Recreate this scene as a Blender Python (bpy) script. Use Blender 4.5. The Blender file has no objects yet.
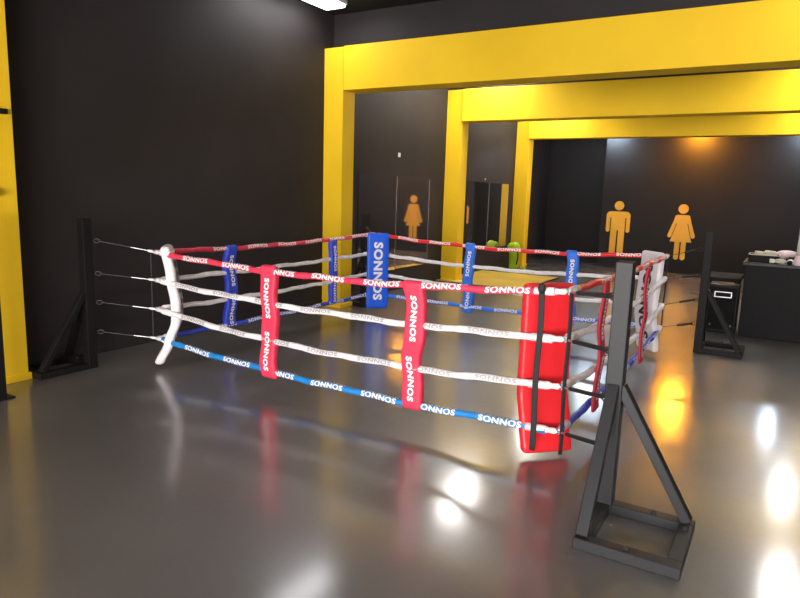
import bpy, bmesh, math, random
from mathutils import Vector, Matrix, Euler
random.seed(7)
S = bpy.context.scene
C = S.collection
PI = math.pi

# ------------------------------------------------------------------ materials
def mat(name, col, rough=.6, metal=0., spec=.5, emit=0., ecol=None, coat=0.):
    m = bpy.data.materials.new(name); m.use_nodes = True
    b = m.node_tree.nodes['Principled BSDF']
    b.inputs['Base Color'].default_value = (*col, 1)
    b.inputs['Roughness'].default_value = rough
    b.inputs['Metallic'].default_value = metal
    b.inputs['Specular IOR Level'].default_value = spec
    b.inputs['Coat Weight'].default_value = coat
    if emit:
        b.inputs['Emission Color'].default_value = (*(ecol or col), 1)
        b.inputs['Emission Strength'].default_value = emit
    return m

def noisy(m, scale=3, lo=.85, hi=1.15, bump=0., bscale=None, rlo=None, rhi=None, coord='Object', detail=3, rscale=None):
    nt = m.node_tree; N = nt.nodes; L = nt.links
    b = N['Principled BSDF']; base = tuple(b.inputs['Base Color'].default_value)
    tc = N.new('ShaderNodeTexCoord')
    n = N.new('ShaderNodeTexNoise'); n.inputs['Scale'].default_value = scale; n.inputs['Detail'].default_value = detail
    L.new(tc.outputs[coord], n.inputs['Vector'])
    r = N.new('ShaderNodeMapRange'); r.inputs['From Min'].default_value = .3; r.inputs['From Max'].default_value = .7
    r.inputs['To Min'].default_value = lo; r.inputs['To Max'].default_value = hi
    L.new(n.outputs['Fac'], r.inputs['Value'])
    mx = N.new('ShaderNodeVectorMath'); mx.operation = 'SCALE'; mx.inputs[0].default_value = base[:3]
    L.new(r.outputs['Result'], mx.inputs['Scale']); L.new(mx.outputs['Vector'], b.inputs['Base Color'])
    if bump:
        n2 = N.new('ShaderNodeTexNoise'); n2.inputs['Scale'].default_value = bscale or scale * 4; n2.inputs['Detail'].default_value = 2
        L.new(tc.outputs[coord], n2.inputs['Vector'])
        bp = N.new('ShaderNodeBump'); bp.inputs['Strength'].default_value = bump; bp.inputs['Distance'].default_value = .02
        L.new(n2.outputs['Fac'], bp.inputs['Height']); L.new(bp.outputs['Normal'], b.inputs['Normal'])
    if rlo is not None:
        n3 = N.new('ShaderNodeTexNoise'); n3.inputs['Scale'].default_value = rscale or scale * .6; n3.inputs['Detail'].default_value = 4
        L.new(tc.outputs[coord], n3.inputs['Vector'])
        r3 = N.new('ShaderNodeMapRange'); r3.inputs['From Min'].default_value = .35; r3.inputs['From Max'].default_value = .65
        r3.inputs['To Min'].default_value = rlo; r3.inputs['To Max'].default_value = rhi
        L.new(n3.outputs['Fac'], r3.inputs['Value']); L.new(r3.outputs['Result'], b.inputs['Roughness'])
    return m

M = {}
M['floor'] = noisy(mat('grey_epoxy', (.112, .102, .094), .42, spec=.8, coat=1.), .9, .8, 1.2, bump=.08, bscale=18, rlo=.34, rhi=.5)
M['floor'].node_tree.nodes['Principled BSDF'].inputs['Coat Roughness'].default_value = .15
M['floor'].node_tree.nodes['Principled BSDF'].inputs['Coat IOR'].default_value = 1.48
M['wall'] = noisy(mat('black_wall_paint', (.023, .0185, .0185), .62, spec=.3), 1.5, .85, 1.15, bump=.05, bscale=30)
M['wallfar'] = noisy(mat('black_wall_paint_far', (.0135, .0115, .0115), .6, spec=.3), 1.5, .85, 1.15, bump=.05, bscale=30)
M['ceil'] = noisy(mat('black_ceiling_paint', (.02, .018, .017), .8, spec=.2), 2, .9, 1.1)
M['yellow'] = noisy(mat('yellow_wall_paint', (.82, .52, .018), .55, spec=.15), 1.2, .93, 1.04, bump=.04, bscale=25)
M['icon'] = noisy(mat('yellow_vinyl', (.85, .46, .03), .5), 3, .95, 1.05)
M['mirror'] = mat('mirror_glass', (.74, .70, .69), .035, metal=.97)
M['trimmetal'] = mat('mirror_trim', (.25, .25, .25), .45, metal=1.)
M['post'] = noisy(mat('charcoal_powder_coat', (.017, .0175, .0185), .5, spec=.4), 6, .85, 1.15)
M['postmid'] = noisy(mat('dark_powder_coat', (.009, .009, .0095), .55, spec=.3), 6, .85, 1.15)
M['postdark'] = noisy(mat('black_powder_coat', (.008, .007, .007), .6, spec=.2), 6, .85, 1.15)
M['red'] = noisy(mat('red_vinyl', (.80, .022, .03), .38, spec=.5), 3, .93, 1.05, bump=.35, bscale=7)
M['blue'] = noisy(mat('blue_vinyl', (.012, .12, .80), .38, spec=.5), 3, .93, 1.05, bump=.25, bscale=7)
M['white'] = noisy(mat('white_vinyl', (.80, .74, .76), .42, spec=.5), 3, .95, 1.03, bump=.25, bscale=7)
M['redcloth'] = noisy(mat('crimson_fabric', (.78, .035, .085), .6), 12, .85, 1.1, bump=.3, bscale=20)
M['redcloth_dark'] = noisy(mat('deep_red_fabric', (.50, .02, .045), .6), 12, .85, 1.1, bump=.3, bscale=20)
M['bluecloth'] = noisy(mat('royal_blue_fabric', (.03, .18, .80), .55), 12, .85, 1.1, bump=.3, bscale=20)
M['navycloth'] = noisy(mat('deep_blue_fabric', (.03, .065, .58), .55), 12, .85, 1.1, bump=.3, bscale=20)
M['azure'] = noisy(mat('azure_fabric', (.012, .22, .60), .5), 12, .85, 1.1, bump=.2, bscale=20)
M['whitecloth'] = noisy(mat('white_rope_fabric', (.88, .84, .84), .6), 14, .86, 1.05, bump=.4, bscale=30)
M['ink_white'] = mat('white_print', (.9, .87, .87), .5)
M['ink_grey'] = mat('grey_print', (.42, .39, .40), .5)
M['ink_black'] = mat('black_print', (.015, .015, .018), .45)
M['strap'] = noisy(mat('black_webbing', (.012, .012, .012), .7), 20, .8, 1.2)
M['steel'] = mat('zinc_steel', (.65, .65, .64), .3, metal=1.)
M['darksteel'] = mat('blackened_steel', (.05, .05, .05), .4, metal=.6)
M['mat'] = noisy(mat('yellow_foam_mat', (.62, .43, .05), .42), 1.6, .8, 1.1, bump=.15, bscale=6)
M['matedge'] = mat('black_mat_edge', (.02, .02, .02), .6)
M['lime'] = noisy(mat('lime_plastic', (.40, .62, .01), .35), 5, .85, 1.1)
M['counter'] = noisy(mat('charcoal_counter', (.0055, .0053, .0055), .6, spec=.15), 4, .9, 1.1)
M['countertop'] = mat('charcoal_counter_top', (.03, .032, .032), .5, spec=.3)
M['black'] = noisy(mat('black_plastic', (.005, .005, .005), .55, spec=.25), 8, .8, 1.2)
M['grill'] = noisy(mat('speaker_grille', (.004, .004, .004), .7, spec=.15), 60, .5, 1.5)
M['silver'] = mat('silver_badge', (.75, .75, .76), .3, metal=.4)
M['beige'] = noisy(mat('beige_leather', (.50, .45, .33), .5), 10, .85, 1.1)
M['pink'] = noisy(mat('pale_pink_leather', (.80, .62, .68), .5), 10, .85, 1.1)
M['gwhite'] = noisy(mat('white_leather', (.75, .74, .70), .5), 10, .85, 1.1)
M['bench'] = noisy(mat('grey_bench_top', (.022, .022, .022), .9, spec=.05), 5, .9, 1.1)
M['lamp'] = mat('led_diffuser', (.9, .95, 1), .5, emit=14, ecol=(.97, .97, 1.))
M['lampfill'] = mat('fill_led_diffuser', (.9, .95, 1), .5, emit=12, ecol=(1., .96, .93))
M['lampfar'] = mat('bright_led_diffuser', (.9, .95, 1), .5, emit=50, ecol=(1., .96, .92))
M['lampwash'] = mat('led_wash', (.9, .95, 1), .5, emit=85, ecol=(.62, .8, 1.))
M['lamporange'] = mat('amber_lamp', (1, .5, .1), .5, emit=260, ecol=(1., .38, .02))
M['housing'] = mat('lamp_housing', (.6, .6, .6), .5)
M['frame'] = mat('window_frame_paint', (.05, .05, .05), .5)

# ------------------------------------------------------------------ helpers
def obj(name, bm, m, parent=None, smooth=False):
    me = bpy.data.meshes.new(name)
    bmesh.ops.recalc_face_normals(bm, faces=bm.faces)
    bm.to_mesh(me); bm.free()
    if smooth:
        for p in me.polygons: p.use_smooth = True
    o = bpy.data.objects.new(name, me); C.objects.link(o)
    me.materials.append(m)
    if parent is not None:
        o.parent = parent
        o.matrix_parent_inverse = parent.matrix_world.inverted() if False else Matrix()
    return o

def thing(name, label, cat, loc=(0, 0, 0), rz=0, group=None):
    o = bpy.data.objects.new(name, None); C.objects.link(o)
    o.empty_display_size = .1
    o.location = loc; o.rotation_euler = (0, 0, rz)
    return tag(o, label, cat, group)

def tag(o, label, cat, group=None, kind=None):
    if label: o['label'] = label
    if cat: o['category'] = cat
    if group: o['group'] = group
    if kind: o['kind'] = kind
    return o

def struct(name, bm, m, label=None, cat=None, parent=None):
    o = obj(name, bm, m, parent)
    if parent is None:
        o['kind'] = 'structure'
        o['label'] = label or name.replace('_', ' ')
        o['category'] = cat or name.split('_')[0]
    elif label: o['label'] = label
    return o

def box(bm, lo, hi, bev=0., seg=2, M4=None):
    lo = Vector(lo); hi = Vector(hi)
    r = bmesh.ops.create_cube(bm, size=1)
    vs = r['verts']
    for v in vs:
        v.co = Vector([lo[i] + (v.co[i] + .5) * (hi[i] - lo[i]) for i in range(3)])
    if bev:
        es = list({e for v in vs for e in v.link_edges})
        rr = bmesh.ops.bevel(bm, geom=es, offset=bev, segments=seg, profile=.5, affect='EDGES')
        vs = list({v for f in rr['faces'] for v in f.verts} | {v for v in vs if v.is_valid})
    if M4 is not None:
        bmesh.ops.transform(bm, matrix=M4, verts=vs)
    return bm

def B(lo, hi, bev=0., seg=2, M4=None): return box(bmesh.new(), lo, hi, bev, seg, M4)

def bar(bm, a, b, w, h=None, bev=.004, up=(0, 0, 1)):
    """square bar from a to b"""
    a = Vector(a); b = Vector(b); h = h or w
    d = b - a; L = d.length; z = d.normalized()
    x = Vector(up).cross(z)
    if x.length < 1e-3: x = Vector((1, 0, 0))
    x.normalize(); y = z.cross(x)
    Mx = Matrix(((x.x, y.x, z.x, a.x), (x.y, y.y, z.y, a.y), (x.z, y.z, z.z, a.z), (0, 0, 0, 1)))
    return box(bm, (-w / 2, -h / 2, 0), (w / 2, h / 2, L), bev, 1, Mx)

def tube(bm, pts, rad, seg=10, cap=True):
    pts = [Vector(p) for p in pts]; n = len(pts)
    rings = []
    for i, p in enumerate(pts):
        t = (pts[min(i + 1, n - 1)] - pts[max(i - 1, 0)]).normalized()
        ref = Vector((0, 0, 1)) if abs(t.z) < .9 else Vector((1, 0, 0))
        x = ref.cross(t).normalized(); y = t.cross(x)
        r = rad(i) if callable(rad) else rad
        rings.append([bm.verts.new(p + (x * math.cos(2 * PI * k / seg) + y * math.sin(2 * PI * k / seg)) * r) for k in range(seg)])
    for i in range(n - 1):
        for k in range(seg):
            bm.faces.new((rings[i][k], rings[i][(k + 1) % seg], rings[i + 1][(k + 1) % seg], rings[i + 1][k]))
    if cap:
        bm.faces.new(rings[0][::-1]); bm.faces.new(rings[-1])
    return bm

def lathe(bm, prof, c=(0, 0, 0), seg=24, sx=1, sy=1):
    rings = []
    for r, z in prof:
        rings.append([bm.verts.new((c[0] + sx * r * math.cos(2 * PI * k / seg), c[1] + sy * r * math.sin(2 * PI * k / seg), c[2] + z)) for k in range(seg)])
    for i in range(len(rings) - 1):
        for k in range(seg):
            bm.faces.new((rings[i][k], rings[i][(k + 1) % seg], rings[i + 1][(k + 1) % seg], rings[i + 1][k]))
    bm.faces.new(rings[0][::-1]); bm.faces.new(rings[-1])
    return bm

def lerp_tab(tab, z):
    tab = sorted(tab)
    if z <= tab[0][0]: return tab[0][1]
    for (a, va), (b, vb) in zip(tab, tab[1:]):
        if z <= b:
            t = (z - a) / (b - a); t = t * t * (3 - 2 * t)
            return va + (vb - va) * t
    return tab[-1][1]

def sheet(bm, c, wd, nd, z0, z1, w, t, lat=lambda z: 0., nor=lambda z: 0., n=28, cor=.3, m=5, pinch=lambda z: 1.):
    """upright padded strip: rounded section w x t swept from z0 to z1"""
    wd = Vector((wd[0], wd[1], 0)).normalized(); nd = Vector((nd[0], nd[1], 0)).normalized()
    c = Vector((c[0], c[1], 0)); r = t * cor
    sec = []
    for (sx, sy, a0) in ((1, 1, 0), (-1, 1, 90), (-1, -1, 180), (1, -1, 270)):
        for k in range(m):
            a = math.radians(a0 + 90 * k / (m - 1))
            sec.append((sx * (w / 2 - r) + r * math.cos(a), sy * (t / 2 - r) + r * math.sin(a)))
    # extra points along the long sides
    full = []
    for i, p in enumerate(sec):
        full.append(p); q = sec[(i + 1) % len(sec)]
        if abs(p[0] - q[0]) > w * .5:
            for k in range(1, 6):
                f = k / 6; full.append((p[0] + (q[0] - p[0]) * f, p[1] + (q[1] - p[1]) * f))
    zs = [z0, z0 + r * .35, z0 + r] + [z0 + r + (z1 - z0 - 2 * r) * i / n for i in range(1, n)] + [z1 - r, z1 - r * .35, z1]
    rings = []
    for i, z in enumerate(zs):
        s = 0.
        if i in (0, len(zs) - 1): s = r
        if i in (1, len(zs) - 2): s = r * .35
        ring = []
        for (x, y) in full:
            xx = x * pinch(z) * (1 - 2 * s / w); yy = y * (1 - 2 * s / t)
            ring.append(bm.verts.new(c + wd * (xx + lat(z)) + nd * (yy + nor(z)) + Vector((0, 0, z))))
        rings.append(ring)
    K = len(full)
    for i in range(len(rings) - 1):
        for k in range(K):
            bm.faces.new((rings[i][k], rings[i][(k + 1) % K], rings[i + 1][(k + 1) % K], rings[i + 1][k]))
    bm.faces.new(rings[0][::-1]); bm.faces.new(rings[-1])
    return bm

# lettering template, normalised to x in [0,1], y in [-.5,.5], finely cut
def make_text(body, off=.045):
    cu = bpy.data.curves.new('lettering', 'FONT'); cu.body = body; cu.offset = off; cu.resolution_u = 3
    cu.space_character = 1.12
    o = bpy.data.objects.new('lettering', cu); C.objects.link(o)
    bpy.context.view_layer.update()
    dg = bpy.context.evaluated_depsgraph_get()
    me = bpy.data.meshes.new_from_object(o.evaluated_get(dg))
    bpy.data.objects.remove(o); bpy.data.curves.remove(cu)
    bm = bmesh.new(); bm.from_mesh(me); bpy.data.meshes.remove(me)
    xs = [v.co.x for v in bm.verts]; ys = [v.co.y for v in bm.verts]
    x0, x1, y0, y1 = min(xs), max(xs), min(ys), max(ys)
    for v in bm.verts:
        v.co = Vector(((v.co.x - x0) / (x1 - x0), (v.co.y - y0) / (y1 - y0) - .5, 0))
    for i in range(1, 16):
        bmesh.ops.bisect_plane(bm, geom=bm.verts[:] + bm.edges[:] + bm.faces[:], plane_co=(i / 16, 0, 0), plane_no=(1, 0, 0))
    for i in range(-2, 3):
        bmesh.ops.bisect_plane(bm, geom=bm.verts[:] + bm.edges[:] + bm.faces[:], plane_co=(0, i / 6, 0), plane_no=(0, 1, 0))
    bm.verts.index_update()
    V = [v.co.copy() for v in bm.verts]; F = [[v.index for v in f.verts] for f in bm.faces]
    bm.free()
    return V, F
WORD = make_text('SONNOS')
def put_word(bm, fn, word=WORD):
    V, F = word
    vs = [bm.verts.new(fn(v.x, v.y)) for v in V]
    for f in F:
        try: bm.faces.new([vs[i] for i in f])
        except ValueError: pass

def print_on(o, bm, m):
    """printed lettering becomes part of the fabric's own mesh, second material"""
    me = o.data; k = len(me.polygons)
    full = bmesh.new(); full.from_mesh(me)
    tmp = bpy.data.meshes.new('print'); bm.to_mesh(tmp); bm.free()
    for p in tmp.polygons: p.material_index = 1
    full.from_mesh(tmp); bpy.data.meshes.remove(tmp)
    full.to_mesh(me); full.free(); me.materials.append(m)
    for i, p in enumerate(me.polygons):
        if i >= k: p.material_index = 1; p.use_smooth = False
    return o

# ------------------------------------------------------------------ the room
XW, XR, YB, YF, ZC = -5.667, 6.0, -5.0, 17.2, 4.04
struct('floor', B((XW - .3, YB - .3, -.2), (XR + .3, YF + .3, 0)), M['floor'], 'glossy grey epoxy floor of the gym', 'floor')
struct('ceiling', B((XW - .3, YB - .3, ZC), (XR + .3, YF + .3, ZC + .2)), M['ceil'], 'black painted ceiling', 'ceiling')
struct('wall_left', B((XW - .2, YB - .3, 0), (XW, YF + .3, ZC)), M['wall'], 'long black painted wall on the left', 'wall')
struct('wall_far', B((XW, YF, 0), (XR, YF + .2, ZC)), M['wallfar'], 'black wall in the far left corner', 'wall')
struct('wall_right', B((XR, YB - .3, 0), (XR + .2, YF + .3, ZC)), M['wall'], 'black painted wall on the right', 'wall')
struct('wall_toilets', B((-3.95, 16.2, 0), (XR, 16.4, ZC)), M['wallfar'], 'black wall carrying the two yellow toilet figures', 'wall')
bm = bmesh.new()
for lo, hi in (((XW, YB - .2, 0), (-4.2, YB, ZC)), ((5.2, YB - .2, 0), (XR, YB, ZC)), ((-4.2, YB - .2, 2.6), (5.2, YB, ZC)), ((-4.2, YB - .2, 0), (5.2, YB, .25))):
    box(bm, lo, hi)
struct('wall_back', bm, M['wall'], 'black wall around the added shopfront window', 'wall')
bm = bmesh.new()  # unseen window added behind the camera, its height set to light lower parts
for x in (-4.2, -1.9, .45, 2.8, 5.14): box(bm, (x, YB - .14, .25), (x + .06, YB - .06, 2.6))
box(bm, (-4.2, YB - .14, 2.54), (5.2, YB - .06, 2.6)); box(bm, (-4.2, YB - .14, .25), (5.2, YB - .06, .31))
struct('added_window_1', bm, M['frame'], 'added shopfront window with dark frame, unseen behind the camera', 'window')
# baseboard line along the left wall
struct('baseboard_left', B((XW, YB, 0), (XW + .012, YF, .09)), M['wall'], 'black baseboard of the left wall', 'baseboard')

# yellow columns and beams
CW, CD = .322, .28
def column(y0, lab, y1=None):
    bm = B((XW, y0, 0), (XW + CW, (y1 or y0 + CD), 3.56), .004, 1)
    box(bm, (XW, y0 - .012, 0), (XW + CW + .015, (y1 or y0 + CD) + .02, .06), .004, 1)
    struct('column', bm, M['yellow'], lab, 'column')
YC = (7.295, 11.025, 14.645)
column(7.295, 'yellow column nearest the blue corner pad')
column(11.025, 'yellow column standing at the yellow floor mat')
column(14.645, 'yellow column behind the lime green bin')
column(2.45, 'yellow column at the left edge of the picture', 2.89)
for i, y in enumerate(YC):
    lab = ('nearest and largest yellow ceiling beam', 'middle yellow ceiling beam', 'farthest yellow ceiling beam')[i]
    struct('beam', B((-5.312 - .03 * i, y - .04, 2.99), (XR, y + .3, 3.56), .006, 2), M['yellow'], lab, 'beam')
    struct('trim_%d' % (i + 1), B((XW, y + .21, 3.56), (XR, y + .36, ZC)), M['wall'], 'black fascia above the %s yellow beam' % ('nearest', 'middle', 'farthest')[i], 'trim')

# toilet figures -------------------------------------------------------
def poly(bm, pts, y0, y1):
    a = [bm.verts.new((x, y0, z)) for x, z in pts]; b = [bm.verts.new((x, y1, z)) for x, z in pts]
    n = len(pts)
    bm.faces.new(a); bm.faces.new(b[::-1])
    for i in range(n): bm.faces.new((a[i], b[i], b[(i + 1) % n], a[(i + 1) % n]))
def disc(cx, cz, r, n=28): return [(cx + r * math.cos(2 * PI * k / n), cz + r * math.sin(2 * PI * k / n)) for k in range(n)]
def arc(cx, cz, r, a0, a1, n=6): return [(cx + r * math.cos(math.radians(a0 + (a1 - a0) * k / n)), cz + r * math.sin(math.radians(a0 + (a1 - a0) * k / n))) for k in range(n + 1)]
def male(cx, z0, s, lab, loc_y=16.2):
    bm = bmesh.new(); Y0, Y1 = loc_y - .012, loc_y
    P = lambda l: [(cx + x * s, z0 + z * s) for x, z in l]
    poly(bm, P(disc(0, 1.19, .11)), Y0, Y1)
    pts = arc(.19, .96, .09, 0, 90) + arc(-.19, .96, .09, 90, 180)
    pts = arc(.18, .95, .1, 0, 90) + arc(-.18, .95, .1, 90, 180) + arc(-.235, .595, .045, 180, 360) + [(-.19, .9), (-.165, .9), (-.165, .03)] + arc(-.09, .06, .072, 200, 340) + [(-.016, .6), (.016, .6)] + arc(.09, .06, .072, 200, 340) + [(.165, .03), (.165, .9), (.19, .9)] + arc(.235, .595, .045, 180, 360)
    poly(bm, P(pts), Y0, Y1)
    o = obj('toilet_sign', bm, M['icon']); tag(o, lab, 'sign')
def female(cx, z0, s, lab, loc_y=16.2):
    bm = bmesh.new(); Y0, Y1 = loc_y - .012, loc_y
    P = lambda l: [(cx + x * s, z0 + z * s) for x, z in l]
    poly(bm, P(disc(0, 1.19, .11)), Y0, Y1)
    pts = arc(.1, .97, .08, 45, 90) + arc(-.1, .97, .08, 90, 135) + [(-.19, .90)] + arc(-.255, .56, .045, 160, 330) + [(-.125, .86), (-.115, .84)] + \
        [(-.235, .42), (-.125, .42), (-.125, .03)] + arc(-.07, .05, .055, 200, 340) + [(-.014, .42), (.014, .42)] + arc(.07, .05, .055, 200, 340) + [(.125, .03), (.125, .42), (.235, .42)] + \
        [(.115, .84), (.125, .86)] + arc(.255, .56, .045, 210, 380) + [(.19, .90)]
    poly(bm, P(pts), Y0, Y1)
    o = obj('toilet_sign', bm, M['icon']); tag(o, lab, 'sign')
male(-3.53, .325, 1.0, 'flat yellow male toilet figure with straight legs on the black wall')
female(-2.085, .315, .99, 'flat yellow female toilet figure in a flared dress on the black wall')

MROT = .22
# mirrors ---------------------------------------------------------------
def mirror(y0, y1, z0, z1, lab):
    t = thing('wall_mirror', lab, 'mirror', (XW + .003, (y0 + y1) / 2, z0), math.radians(MROT), None)
    h = (y1 - y0) / 2; H = z1 - z0
    obj('glass', B((.003, -h, 0), (.011, h, H)), M['mirror'], t)
    bm = B((.002, h, 0), (.013, h + .007, H))
    obj('edge_trim', bm, M['trimmetal'], t)
mirror(8.16, 9.28, .36, 1.93, 'wide mirror panel just right of the blue corner pad, next to the first column')
mirror(9.30, 10.42, .37, 1.91, 'mirror panel showing the reflected yellow female figure')
mirror(12.05, 13.15, .50, 1.93, 'mirror panel between the second and third columns, left one')
mirror(13.18, 14.28, .50, 1.93, 'mirror panel beside the third column, reflecting the lime bin')
tag(obj('wall_sensor_dot', B((XW, 12.90, 1.98), (XW + .02, 12.94, 2.02), .004), M['beige']), 'tiny pale dot on the wall above the mirrors of the second bay', 'sensor')  # pale dot taken for a wall sensor
tag(obj('wall_sensor', B((XW, 9.30, 2.24), (XW + .02, 9.36, 2.31), .004), M['gwhite']), 'tiny white sensor high above the mirrors on the left wall', 'sensor')  # small white block standing for a wall sensor

# ------------------------------------------------------------------ lamps
def batten(x, y, lab, L=1.25, W=.30, m='lamp', z=ZC, rot=0, grp='ceiling battens'):
    t = thing('ceiling_lamp', lab, 'lamp', (x, y, z), rot, grp)
    obj('housing', B((-W / 2 - .02, -L / 2 - .02, -.05), (W / 2 + .02, L / 2 + .02, 0), .005), M['housing'], t)
    obj('diffuser', B((-W / 2, -L / 2, -.085), (W / 2, L / 2, -.052), .01), M[m], t)
rows = ((6.38, 'in front of the nearest beam'), (10.35, 'behind the nearest beam'), (13.9, 'behind the middle beam'))
for (y, w), x, mm in zip(rows, (-5.27, -4.75, -4.75), ('lamp', 'lampfar', 'lampfar')):
    batten(x, y, 'white ceiling batten lamp %s, over the left wall side' % w, m=mm)
    batten(.5, y, 'white ceiling batten lamp %s, over the counter side' % w, m=mm)
for y in (1.2, -2.4):  # unseen fill lamps, added to light the pads and beam fronts
    for x in (-4.2, .5, 3.6):
        batten(x, y, 'added ceiling batten lamp, unseen behind the camera, for fill light', m='lampfill', grp='added fill battens behind the camera')
def wash(x, y, z, lab, m, W=.5):
    t = thing('wall_lamp', lab, 'lamp', (x, y, z))
    obj('bracket', B((-W / 2 - .02, .1, .02), (W / 2 + .02, 16.2 - y, .1), .005), M['housing'], t)
    obj('bulb', B((-W / 2, -.08, -.04), (W / 2, .08, .04), .02), M[m], t)
wash(-3.8, 15.9, 3.19, 'cool white wall lamp hidden behind the farthest beam, left', 'lampwash', .6)
wash(.3, 15.9, 3.19, 'cool white wall lamp hidden behind the farthest beam, right', 'lampwash', .6)
wash(-1.9, 15.9, 3.19, 'amber wall lamp hidden behind the farthest beam', 'lamporange', .45)

# ------------------------------------------------------------------ boxing ring
POSTS = {'N': (-.675, 3.36), 'L': (-5.26, 3.40), 'W': (-.70, 7.70), 'B': (-5.15, 7.62)}
OUT = {'N': (1, -1), 'L': (-1, -1), 'W': (1, 1), 'B': (-1, 1)}
CORN = {'N': (-1.085, 3.80), 'L': (-4.825, 3.785), 'W': (-1.06, 7.38), 'B': (-4.82, 7.33)}
RZ = {'N': (1.095, .80, .50, .21), 'L': (1.06, .805, .538, .267), 'W': (1.075, .835, .54, .293), 'B': (1.09, .83, .555, .27)}
AZ = (1.15, .86, .60, .33)
WHO = {'N': 'red', 'L': 'left white', 'W': 'right white', 'B': 'blue'}
LEV = ('top', 'second', 'third', 'bottom')

def corner_post(key, lab, fx=.41, fy=.45, h=1.345, m='post'):
    x, y = POSTS[key]; ox, oy = OUT[key]
    t = thing('ring_post', lab, 'post', (x, y, 0), 0, 'ring corner posts')
    w = .086
    bm = B((-w / 2, -w / 2, 0), (w / 2, w / 2, h), .006); up_ = obj('upright', bm, M[m], t)
    bm = bmesh.new(); b = .07
    X, Y = ox * fx, oy * fy
    h2 = .055
    for yy in (0, Y):
        q = sorted((-ox * b / 2, X + ox * b / 2)); box(bm, (q[0], yy - b / 2, 0), (q[1], yy + b / 2, h2), .004, 1)
    for xx in (0, X):
        q = sorted((oy * b / 2, Y - oy * b / 2)); box(bm, (xx - b / 2, q[0], 0), (xx + b / 2, q[1], h2 - .001), .004, 1)
    bf = obj('base_frame', bm, M[m], t)
    bm = bmesh.new(); bar(bm, (ox * .03, 0, .70), (X, 0, h2), .05, .06, up=(0, 1, 0)); obj('brace', bm, M[m], t)
    bm = bmesh.new(); bar(bm, (0, oy * .03, .70), (0, Y, h2), .05, .06, up=(1, 0, 0)); obj('brace', bm, M[m], t)
    for z in AZ:
        bm = bmesh.new()
        pts = [(-ox * (.05 + .018 * (1 - math.cos(a))), -oy * (.05 + .018 * (1 - math.cos(a))), z + .018 * math.sin(a)) for a in [2 * PI * k / 12 for k in range(13)]]
        tube(bm, pts, .005, 6, False); obj('eye_bolt', bm, M['darksteel'], up_, True)
    for (px, py) in ((X, oy * .1), (X * .6, 0), (X * .5, Y)):
        bm = bmesh.new(); lathe(bm, [(.014, h2), (.014, h2 + .008), (.007, h2 + .014)], (px, py, 0), 8); obj('bolt', bm, M['darksteel'], bf)
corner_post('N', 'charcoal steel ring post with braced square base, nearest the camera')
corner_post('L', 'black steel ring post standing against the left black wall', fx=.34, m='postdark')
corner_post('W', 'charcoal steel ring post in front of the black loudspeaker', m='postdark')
corner_post('B', 'black steel ring post hidden behind the blue corner pad', fx=.34, m='postdark')

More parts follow.
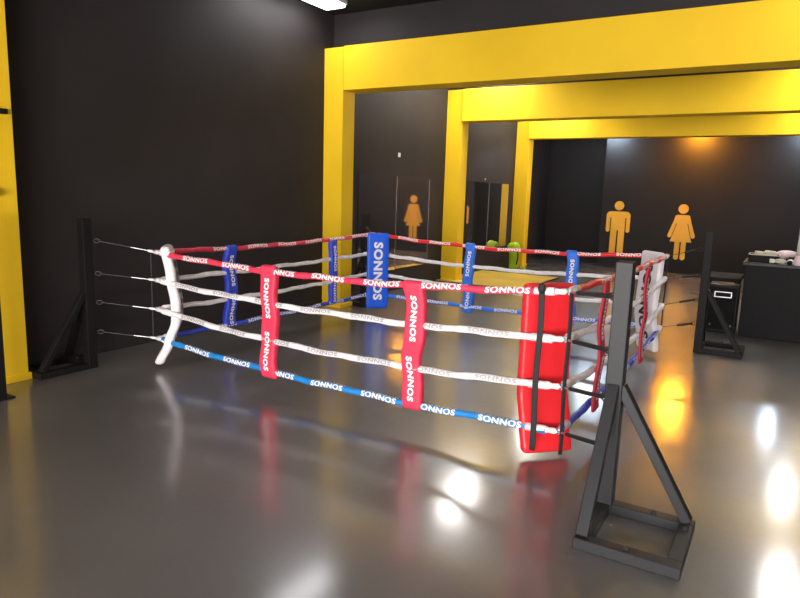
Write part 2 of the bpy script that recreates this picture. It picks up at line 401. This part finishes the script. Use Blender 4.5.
SIDES = [('L', 'N', 'near side', (0, -1), 'near'), ('L', 'B', 'left side', (-1, 0), 'left'), ('B', 'W', 'far side', (0, 1), 'far'), ('N', 'W', 'right side', (1, 0), 'right')]
SAG = {'near': (.075, .06, .085, .06), 'left': (.035, .02, .03, .02), 'far': (.075, .07, .06, .03), 'right': (.02, .07, .10, .05)}
RR = .0235
def rope_pt(a, b, z0, z1, sag, t):
    x = a[0] + (b[0] - a[0]) * t; y = a[1] + (b[1] - a[1]) * t
    z = z0 + (z1 - z0) * t - sag * 4 * t * (1 - t)
    return Vector((x, y, z))
for a, b, sname, out, key in SIDES:
    for lv in range(4):
        A, Bc = CORN[a], CORN[b]; z0, z1 = RZ[a][lv], RZ[b][lv]; sg = SAG[key][lv]
        length = math.dist(A, Bc)
        kind = ('red', 'white', 'white', 'blue')[lv]
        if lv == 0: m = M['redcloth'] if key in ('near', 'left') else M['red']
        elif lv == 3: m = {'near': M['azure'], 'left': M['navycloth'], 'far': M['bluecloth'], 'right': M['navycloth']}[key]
        else: m = M['whitecloth']
        lab = '%s %s ring rope on the %s, between %s and %s corners' % (kind, LEV[lv], sname, WHO[a], WHO[b])
        t = thing('ring_rope', lab, 'rope', ((A[0] + Bc[0]) / 2, (A[1] + Bc[1]) / 2, 0), 0, 'boxing ring ropes')
        O = Vector(t.location)
        n = 64; ph = random.random() * 9
        P = lambda s: rope_pt(A, Bc, z0, z1, sg, s) - O
        s0, s1 = .02, .98
        bm = bmesh.new()
        wob = lambda s: Vector((0, 0, .004 * math.sin(s * 23 + ph) + .003 * math.sin(s * 61 + ph)))
        pts = [P(s0 + (s1 - s0) * i / n) + wob(s0 + (s1 - s0) * i / n) for i in range(n + 1)]
        tube(bm, pts, lambda i: RR * (1 + .06 * math.sin(i * 1.9 + ph) + .05 * math.sin(i * .7)), 12)
        sleeve = obj('sleeve', bm, m, t, True)
        for e in (0, 1):                                   # bare white rope end, looped at the corner
            bm = bmesh.new(); sg_ = 1 if e == 0 else -1
            q = [P(e + sg_ * f) for f in (.0, .006, .014, .024, .055)]
            tube(bm, q, lambda i: (.012, .02, .017, .026, .0265)[i], 10); re_ = obj('rope_end', bm, M['whitecloth'], t, True)
            bm = bmesh.new(); c = P(e) ; u = (P(.5) - P(0)).normalized() * sg_
            tube(bm, [c + Vector((0, 0, .016 * math.sin(q2))) + u * .016 * math.cos(q2) for q2 in [2 * PI * k / 12 for k in range(13)]], .006, 6, False)
            obj('thimble', bm, M['steel'], re_, True)
        # lettering
        nrm = Vector((out[0], out[1], 0)); bm = bmesh.new()
        per, tl, th = (.47, .30, .85 if key == 'near' else .72) if lv in (0, 3) else (.47, .29, .5)
        cnt = int((length - .45) / per); start = length - .23 - tl - (cnt - 1) * per - (0, .12, .05, 0)[lv]
        for face in ((1, -1) if key == 'near' or lv in (0, 3) else ()):
            nf = nrm * face; R_ = Vector((0, 0, 1)).cross(nf)          # reading direction for that face
            d = (P(1) - P(0)); d.z = 0; d.normalize()
            sgn = 1 if R_.dot(d) > 0 else -1
            for k in range(cnt):
                u0 = start + k * per
                if u0 < .2: continue
                def fn(x, y):
                    uu = u0 + tl * (x if sgn > 0 else 1 - x)
                    s = uu / length; al = (.32 if lv else .35) + y * 2 * th
                    r = RR * 1.11 + .0015
                    rad = nf * math.cos(al) + Vector((0, 0, math.sin(al)))
                    return P(s) + wob(s) + rad * r
                put_word(bm, fn)
        print_on(sleeve, bm, M['ink_grey'] if lv in (1, 2) else M['ink_white'])

# vertical rope ties ---------------------------------------------------
def tie(key, along, mcloth, lab, ztop, zbot, seed, w=.16, hug=0., th=.066):
    a, b, sname, out, k = next(s for s in SIDES if s[4] == key)
    A, Bc = CORN[a], CORN[b]
    if key in ('near', 'far'): c = (along, A[1] + (Bc[1] - A[1]) * (along - A[0]) / (Bc[0] - A[0])); wd = (1, 0)
    else: c = (A[0] + (Bc[0] - A[0]) * (along - A[1]) / (Bc[1] - A[1]), along); wd = (0, 1)
    t = thing('rope_tie', lab, 'rope tie', (c[0], c[1], 0), 0, 'fabric ties joining the ring ropes')
    rnd = random.Random(seed); p1, p2 = rnd.random() * 6, rnd.random() * 6
    lat = lambda z: .013 * math.sin(z * 11 + p1) + .006 * math.sin(z * 23 + p2)
    nor = lambda z: hug + .007 * math.sin(z * 13 + p2)
    pin = lambda z: 1 - .07 * (.5 + .5 * math.sin(z * 17 + p1))
    strip = obj('fabric_strip', sheet(bmesh.new(), (0, 0), wd, out, zbot, ztop, w, th, lat, nor, 34, .35, pinch=pin), mcloth, t, True)
    bm = bmesh.new(); W = Vector((wd[0], wd[1], 0))
    for face in (1, -1):
        nf = Vector((out[0], out[1], 0)) * face
        Av = Vector((0, 0, -1)); Bv = nf.cross(Av)
        for zs in (ztop - .10, ztop - .10 - (ztop - zbot) * .47):
            def fn(x, y):
                z = zs - .32 * x
                return Bv * (y * .05) + W * lat(z) + nf * (th / 2 + .003) + Vector((out[0], out[1], 0)) * nor(z) + Vector((0, 0, z))
            put_word(bm, fn)
    print_on(strip, bm, M['ink_white'])
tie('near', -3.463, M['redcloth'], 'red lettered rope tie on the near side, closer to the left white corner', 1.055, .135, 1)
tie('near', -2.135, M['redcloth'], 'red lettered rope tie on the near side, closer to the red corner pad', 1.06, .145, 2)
tie('left', 4.69, M['navycloth'], 'blue rope tie on the left side, closer to the left white pad', 1.075, .235, 3, .15)
tie('left', 6.43, M['navycloth'], 'blue rope tie on the left side in front of the yellow column', 1.075, .245, 4, .13)
tie('far', -3.375, M['bluecloth'], 'blue rope tie on the far side, closer to the blue corner pad', 1.06, .17, 5, .14)
tie('far', -2.08, M['bluecloth'], 'blue rope tie on the far side, just above the red corner pad', 1.06, .17, 6, .14)
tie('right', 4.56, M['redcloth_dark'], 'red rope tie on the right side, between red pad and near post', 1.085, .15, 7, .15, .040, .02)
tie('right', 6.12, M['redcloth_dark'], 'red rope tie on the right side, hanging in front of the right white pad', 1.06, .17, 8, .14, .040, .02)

# corner pads ------------------------------------------------------------
def pad(c, inward, z0, z1, w, t_, m, lab, nor_tab, ink=None, tl=.82, th=.17, lat_tab=((0, 0.), (1, 0.)), backword=False):
    t = thing('corner_pad', lab, 'corner pad', (c[0], c[1], 0), 0, 'ring corner pads')
    n = Vector((inward[0], inward[1], 0)).normalized(); wd = Vector((-n.y, n.x, 0))
    lat = lambda z: lerp_tab(lat_tab, z); nor = lambda z: lerp_tab(nor_tab, z)
    cushion = obj('cushion', sheet(bmesh.new(), (0, 0), wd, n, z0, z1, w, t_, lat, nor, 30, .3), m, t, True)
    if ink:
        bm = bmesh.new(); Av = Vector((0, 0, -1)); Bv = n.cross(Av); zt = (z0 + z1) / 2 + tl / 2
        def fn(x, y):
            z = zt - tl * x
            return Bv * (y * th) + wd * lat(z) + n * (t_ / 2 + .003 + nor(z)) + Vector((0, 0, z))
        put_word(bm, fn); print_on(cushion, bm, ink)
    return t, n, wd, nor
pad((-1.252, 3.962), (-1, 1), .03, 1.115, .345, .07, M['red'], 'big red vinyl corner pad at the near right corner, seen from behind', ((.03, -.11), (.2, -.06), (.42, 0.), (1.1, 0.)), M['ink_white'])
pad((-4.645, 7.185), (1, -1), .10, 1.115, .29, .07, M['blue'], 'blue vinyl corner pad with large white lettering in the far left corner', ((.1, 0.), (1.1, 0.)), M['ink_white'], .78, .125)
pad((-1.185, 7.25), (-1, -1), .05, 1.12, .33, .07, M['white'], 'white vinyl corner pad with black lettering in the far right corner', ((.05, -.03), (.5, .03), (1.1, 0.)), M['ink_black'], .82, .145)
pad((-4.715, 3.9), (1, 1), .05, 1.12, .30, .085, M['white'], 'thin looking curved white corner pad at the left corner, seen edge on', ((.05, -.135), (.25, -.05), (.45, .015), (.6, .015), (.85, -.02), (1.12, -.06)), M['ink_black'], .82, .145)

# black webbing tied round the ropes at the corners
def webbing(x, y, z0, z1, lab, knob=False, w=.028, dr=(1, 0)):
    t = thing('tie_strap', lab, 'strap', (x, y, 0), 0, 'black straps at the ring corners')
    n = Vector((dr[1], -dr[0], 0))
    obj('webbing', sheet(bmesh.new(), (0, 0), dr, n, z0, z1, w, .012, lambda z: .004 * math.sin(z * 9), lambda z: 0, 20, .3), M['strap'], t, True)
    if knob:
        bm = bmesh.new(); bmesh.ops.create_icosphere(bm, subdivisions=2, radius=.032, matrix=Matrix.Translation((0, -.01, z1 - .015)) @ Matrix.Diagonal((.8, .7, 1.1, 1)))
        obj('knot', bm, M['strap'], t, True)
webbing(-1.235, 3.770, .06, 1.12, 'wide black strap with a knot running down behind the red pad', True, .036)
webbing(-1.05, 3.76, .08, 1.10, 'narrow black strap at the very corner beside the red pad', False, .024, (1, 1))
webbing(-4.87, 3.775, .24, 1.06, 'thin black strap joining rope ends at the left white corner', False, .018, (1, -1))
webbing(-1.055, 7.385, .27, 1.07, 'thin black strap joining rope ends at the right white corner', False, .014, (1, -1))

# tensioners -----------------------------------------------------------
for key in 'NLWB':
    cx, cy = CORN[key]; px, py = POSTS[key]; ox, oy = OUT[key]
    for lv in range(4):
        a = Vector((cx, cy, RZ[key][lv])); b = Vector((px - ox * .07, py - oy * .07, AZ[lv]))
        d = b - a
        t = thing('turnbuckle', '%s rope tensioner running from the %s corner to its post' % (LEV[lv], WHO[key]), 'tensioner', a, 0, 'rope tensioners')
        if key == 'L':
            parts = (('cable', .06, .45, .0045, 'steel'), ('rod', .40, 1., .004, 'darksteel'), ('hook', .0, .14, .011, 'whitecloth'))
        elif key == 'N':
            parts = (('rod_cover', .22, 1., .013, 'strap'), ('hook', .02, .24, .008, 'steel'))
        else:
            parts = (('rod_cover', .5, 1., .012, 'strap'), ('cable', .02, .55, .003, 'darksteel'))
        for nm, f0, f1, r, mm in parts:
            bm = bmesh.new(); tube(bm, [d * f0, d * (f0 + .03), d * ((f0 + f1) / 2), d * (f1 - .03), d * f1], lambda i: (r * .6, r, r * 1.05, r, r * .6)[i], 8)
            obj(nm, bm, M[mm], t, True)

# ------------------------------------------------------------------ other things on the floor
t = thing('floor_mat', 'yellow foam floor mat lying by the left wall beyond the ring', 'mat', (-4.8, 11.9, 0))
obj('mat_body', B((-.85, -1.12, 0), (.87, 1.12, .022)), M['matedge'], t)
obj('mat_top', B((-.85, -1.10, .022), (.85, 1.10, .03)), M['mat'], t)

t = thing('waste_bin', 'lime green bin with a bulging bag in front of the farthest yellow column', 'bin', (-5.38, 14.15, 0))
obj('bin_body', lathe(bmesh.new(), [(.085, 0), (.095, .02), (.115, .42), (.12, .44)], seg=20), M['lime'], t, True)
bm = bmesh.new()
lathe(bm, [(.125, .42), (.145, .45), (.15, .50), (.125, .56), (.07, .60), (.02, .61)], seg=14)
for v in bm.verts: v.co.x += .012 * math.sin(v.co.z * 40 + v.co.y * 30); v.co.z += .015 * math.sin(v.co.x * 35)
obj('bag', bm, M['lime'], t, True)
bm = bmesh.new(); tube(bm, [(.105, -.06, .1), (.135, -.07, .25), (.12, -.06, .40)], .015, 8); obj('handle', bm, M['postdark'], t, True)
tag(obj('weight_plate', lathe(bmesh.new(), [(.05, 0), (.06, .01), (.06, .05), (.03, .06)], (0, 0, 0), 16), M['lime'], None), 'small yellow green disc on the floor beside the lime bin', 'disc')
bpy.data.objects['weight_plate'].location = (-5.16, 14.2, 0)

# counter
t = thing('reception_counter', 'long charcoal counter at the right with gear lying on top', 'counter', (-.385, 9.05, 0))
obj('body', B((0, 0, 0), (2.9, .75, .90), .006), M['counter'], t)
obj('counter_top', B((-.03, -.03, .90), (2.93, .80, .935), .005), M['countertop'], t)
t = thing('loudspeaker', 'black loudspeaker with a silver framed badge beside the counter', 'speaker', (-.60, 9.10, 0))
obj('cabinet', B((-.175, 0, .0), (.175, .34, .62), .012), M['black'], t)
obj('grille', B((-.155, -.008, .04), (.155, .0, .59), .004), M['grill'], t)
bm = bmesh.new()
for lo, hi in (((-.10, -.014, .525), (.10, -.008, .535)), ((-.10, -.014, .46), (.10, -.008, .47)), ((-.10, -.014, .46), (-.09, -.008, .535)), ((.09, -.014, .46), (.10, -.008, .535))): box(bm, lo, hi)
obj('badge', bm, M['silver'], t)
for x in (-.12, .12):
    bm = bmesh.new(); lathe(bm, [(.014, 0), (.014, .006)], seg=10); bmesh.ops.transform(bm, matrix=Matrix.Translation((x, -.008, .10)) @ Matrix.Rotation(PI / 2, 4, 'X'), verts=bm.verts); obj('screw', bm, M['darksteel'], t)
t = thing('low_bench', 'low grey topped bench behind the black loudspeaker', 'bench', (-.66, 9.50, 0))
obj('bench_top', B((-.25, 0, .62), (.22, .8, .67), .005), M['bench'], t)
for x in (-.2, .17):
    for y in (.05, .72): obj('leg', B((x - .02, y - .02, 0), (x + .02, y + .02, .62)), M['black'], t)

# things on the counter
ZT = .935
t = thing('storage_crate', 'black open crate with a pale rim at the left end of the counter', 'crate', (-.20, 9.32, ZT))
bm = B((-.17, -.15, 0), (.17, -.14, .09)); box(bm, (-.17, .14, 0), (.17, .15, .09)); box(bm, (-.17, -.15, 0), (-.16, .15, .09)); box(bm, (.16, -.15, 0), (.17, .15, .09)); box(bm, (-.17, -.15, 0), (.17, .15, .01))
obj('box', bm, M['counter'], t)
bm = bmesh.new()
for lo, hi in (((-.175, -.155, .09), (.175, -.14, .10)), ((-.175, .14, .09), (.175, .155, .10)), ((-.175, -.155, .09), (-.16, .155, .10)), ((.16, -.155, .09), (.175, .155, .10))): box(bm, lo, hi)
obj('rim', bm, M['beige'], t)
def skinmesh(name, pts, edges, m, parent, sub=2):
    me = bpy.data.meshes.new(name); me.from_pydata([p[:3] for p in pts], edges, [])
    o = bpy.data.objects.new(name, me); C.objects.link(o); o.parent = parent; me.materials.append(m)
    sk = o.modifiers.new('skin', 'SKIN'); sk.use_smooth_shade = True
    for i, p in enumerate(pts):
        me.skin_vertices[0].data[i].radius = (p[3], p[4] if len(p) > 4 else p[3])
        me.skin_vertices[0].data[i].use_root = (i == 0)
    ss = o.modifiers.new('sub', 'SUBSURF'); ss.levels = sub; ss.render_levels = sub
    return o
def glove(loc, rz, m, mc, lab, s=1., tilt=0):
    t = thing('boxing_glove', lab, 'boxing glove', loc, rz, 'gloves on the counter')
    t.rotation_euler = (tilt, 0, rz); t.scale = (s, s, s)
    pts = [(0, 0, .055, .042, .04), (.06, 0, .06, .05, .048), (.12, 0, .062, .062, .055), (.18, 0, .058, .055, .05), (.215, 0, .045, .035, .035), (.08, .055, .055, .022, .022), (.13, .085, .05, .024, .022)]
    skinmesh('mitt', pts, [(0, 1), (1, 2), (2, 3), (3, 4), (1, 5), (5, 6)], m, t)
    bm = bmesh.new(); tube(bm, [(-.08, 0, .055), (-.05, 0, .055), (0, 0, .055), (.012, 0, .055)], lambda i: (.045, .046, .042, .040)[i], 14); obj('cuff', bm, mc, t, True)
glove((-.24, 9.32, ZT + .05), .2, M['beige'], M['beige'], 'beige boxing glove lying in the black crate', .85)
glove((-.085, 9.12, ZT), .1, M['beige'], M['gwhite'], 'low beige boxing glove at the counter front edge', .6)
glove((-.10, 9.62, ZT + .0), .15, M['pink'], M['pink'], 'pale pink boxing glove at the back of the heap', 1.3)
glove((.085, 9.07, ZT), 1.45, M['gwhite'], M['black'], 'white boxing glove with black cuff on the counter', .6)
glove((.12, 9.42, ZT), .9, M['black'], M['black'], 'black boxing glove nearest the white dispenser', .8)
glove((.02, 9.38, ZT), .3, M['black'], M['black'], 'black boxing glove in front of the pale pink glove', .6)
t = thing('white_counter_item', 'tall white dispenser with wide foot at the right edge of the counter', 'item', (.262, 9.18, ZT))  # unidentified white thing, its form only guessed
obj('foot', lathe(bmesh.new(), [(.155, 0), (.155, .02), (.14, .06), (.125, .12)], seg=24), M['pink'], t, True)
obj('column_body', lathe(bmesh.new(), [(.125, .12), (.12, .3), (.118, .68), (.10, .73)], seg=24), M['gwhite'], t, True)

# black upright and pegs at the left edge
t = thing('equipment_upright', 'black upright bar at the left edge in front of the yellow column', 'upright', (-5.01, 2.46, 0))
obj('upright', B((-.05, -.05, 0), (.05, .05, 1.40), .005), M['postdark'], t)
obj('foot_plate', B((-.12, -.1, 0), (.07, .1, .015), .003), M['postdark'], t)
t = thing('wall_hook', 'black peg high on the yellow column at the left edge', 'hook', (XW + CW, 2.80, 2.18), 0, 'black pegs on the left yellow column')
obj('peg', B((0, -.3, -.02), (.05, .035, .02), .004), M['postdark'], t)
obj('plate', B((0, -.2, -.04), (.01, -.1, .04), .002), M['postdark'], t)
t = thing('wall_hook', 'black peg lower on the yellow column, above the black upright', 'hook', (XW + CW, 2.70, 1.56), 0, 'black pegs on the left yellow column')
obj('peg', B((0, -.3, -.03), (.05, .03, .03), .004), M['postdark'], t)
obj('plate', B((0, -.2, -.05), (.01, -.1, .05), .002), M['postdark'], t)

# ------------------------------------------------------------------ daylight through the added window
w = bpy.data.worlds.new('sky'); S.world = w; w.use_nodes = True
bg = w.node_tree.nodes['Background']; bg.inputs['Color'].default_value = (1, .95, .93, 1); bg.inputs['Strength'].default_value = 17
pl = bpy.data.lights.new('window_portal', 'AREA'); pl.shape = 'RECTANGLE'; pl.size = 9.4; pl.size_y = 2.35
pl.cycles.is_portal = True
po = bpy.data.objects.new('window_portal', pl); C.objects.link(po)
po.location = (.5, YB - .02, 1.425); po.rotation_euler = (PI / 2, 0, 0)

# ------------------------------------------------------------------ camera
yaw, pitch, roll, f = .537, .164, .032, 640.
cam = bpy.data.cameras.new('camera'); co = bpy.data.objects.new('camera', cam); C.objects.link(co)
cam.sensor_width = 36; cam.sensor_fit = 'HORIZONTAL'; cam.lens = f / 800 * 36; cam.clip_start = .05
R = Matrix.Rotation(yaw, 3, 'Z') @ Matrix.Rotation(PI / 2 - pitch, 3, 'X') @ Matrix.Rotation(roll, 3, 'Z')
co.matrix_world = Matrix.Translation((0, 0, 1.65)) @ R.to_4x4()
S.camera = co

vs = S.view_settings
vs.view_transform = 'Standard'; vs.look = 'None'; vs.exposure = .46; vs.gamma = 1; vs.use_curve_mapping = False
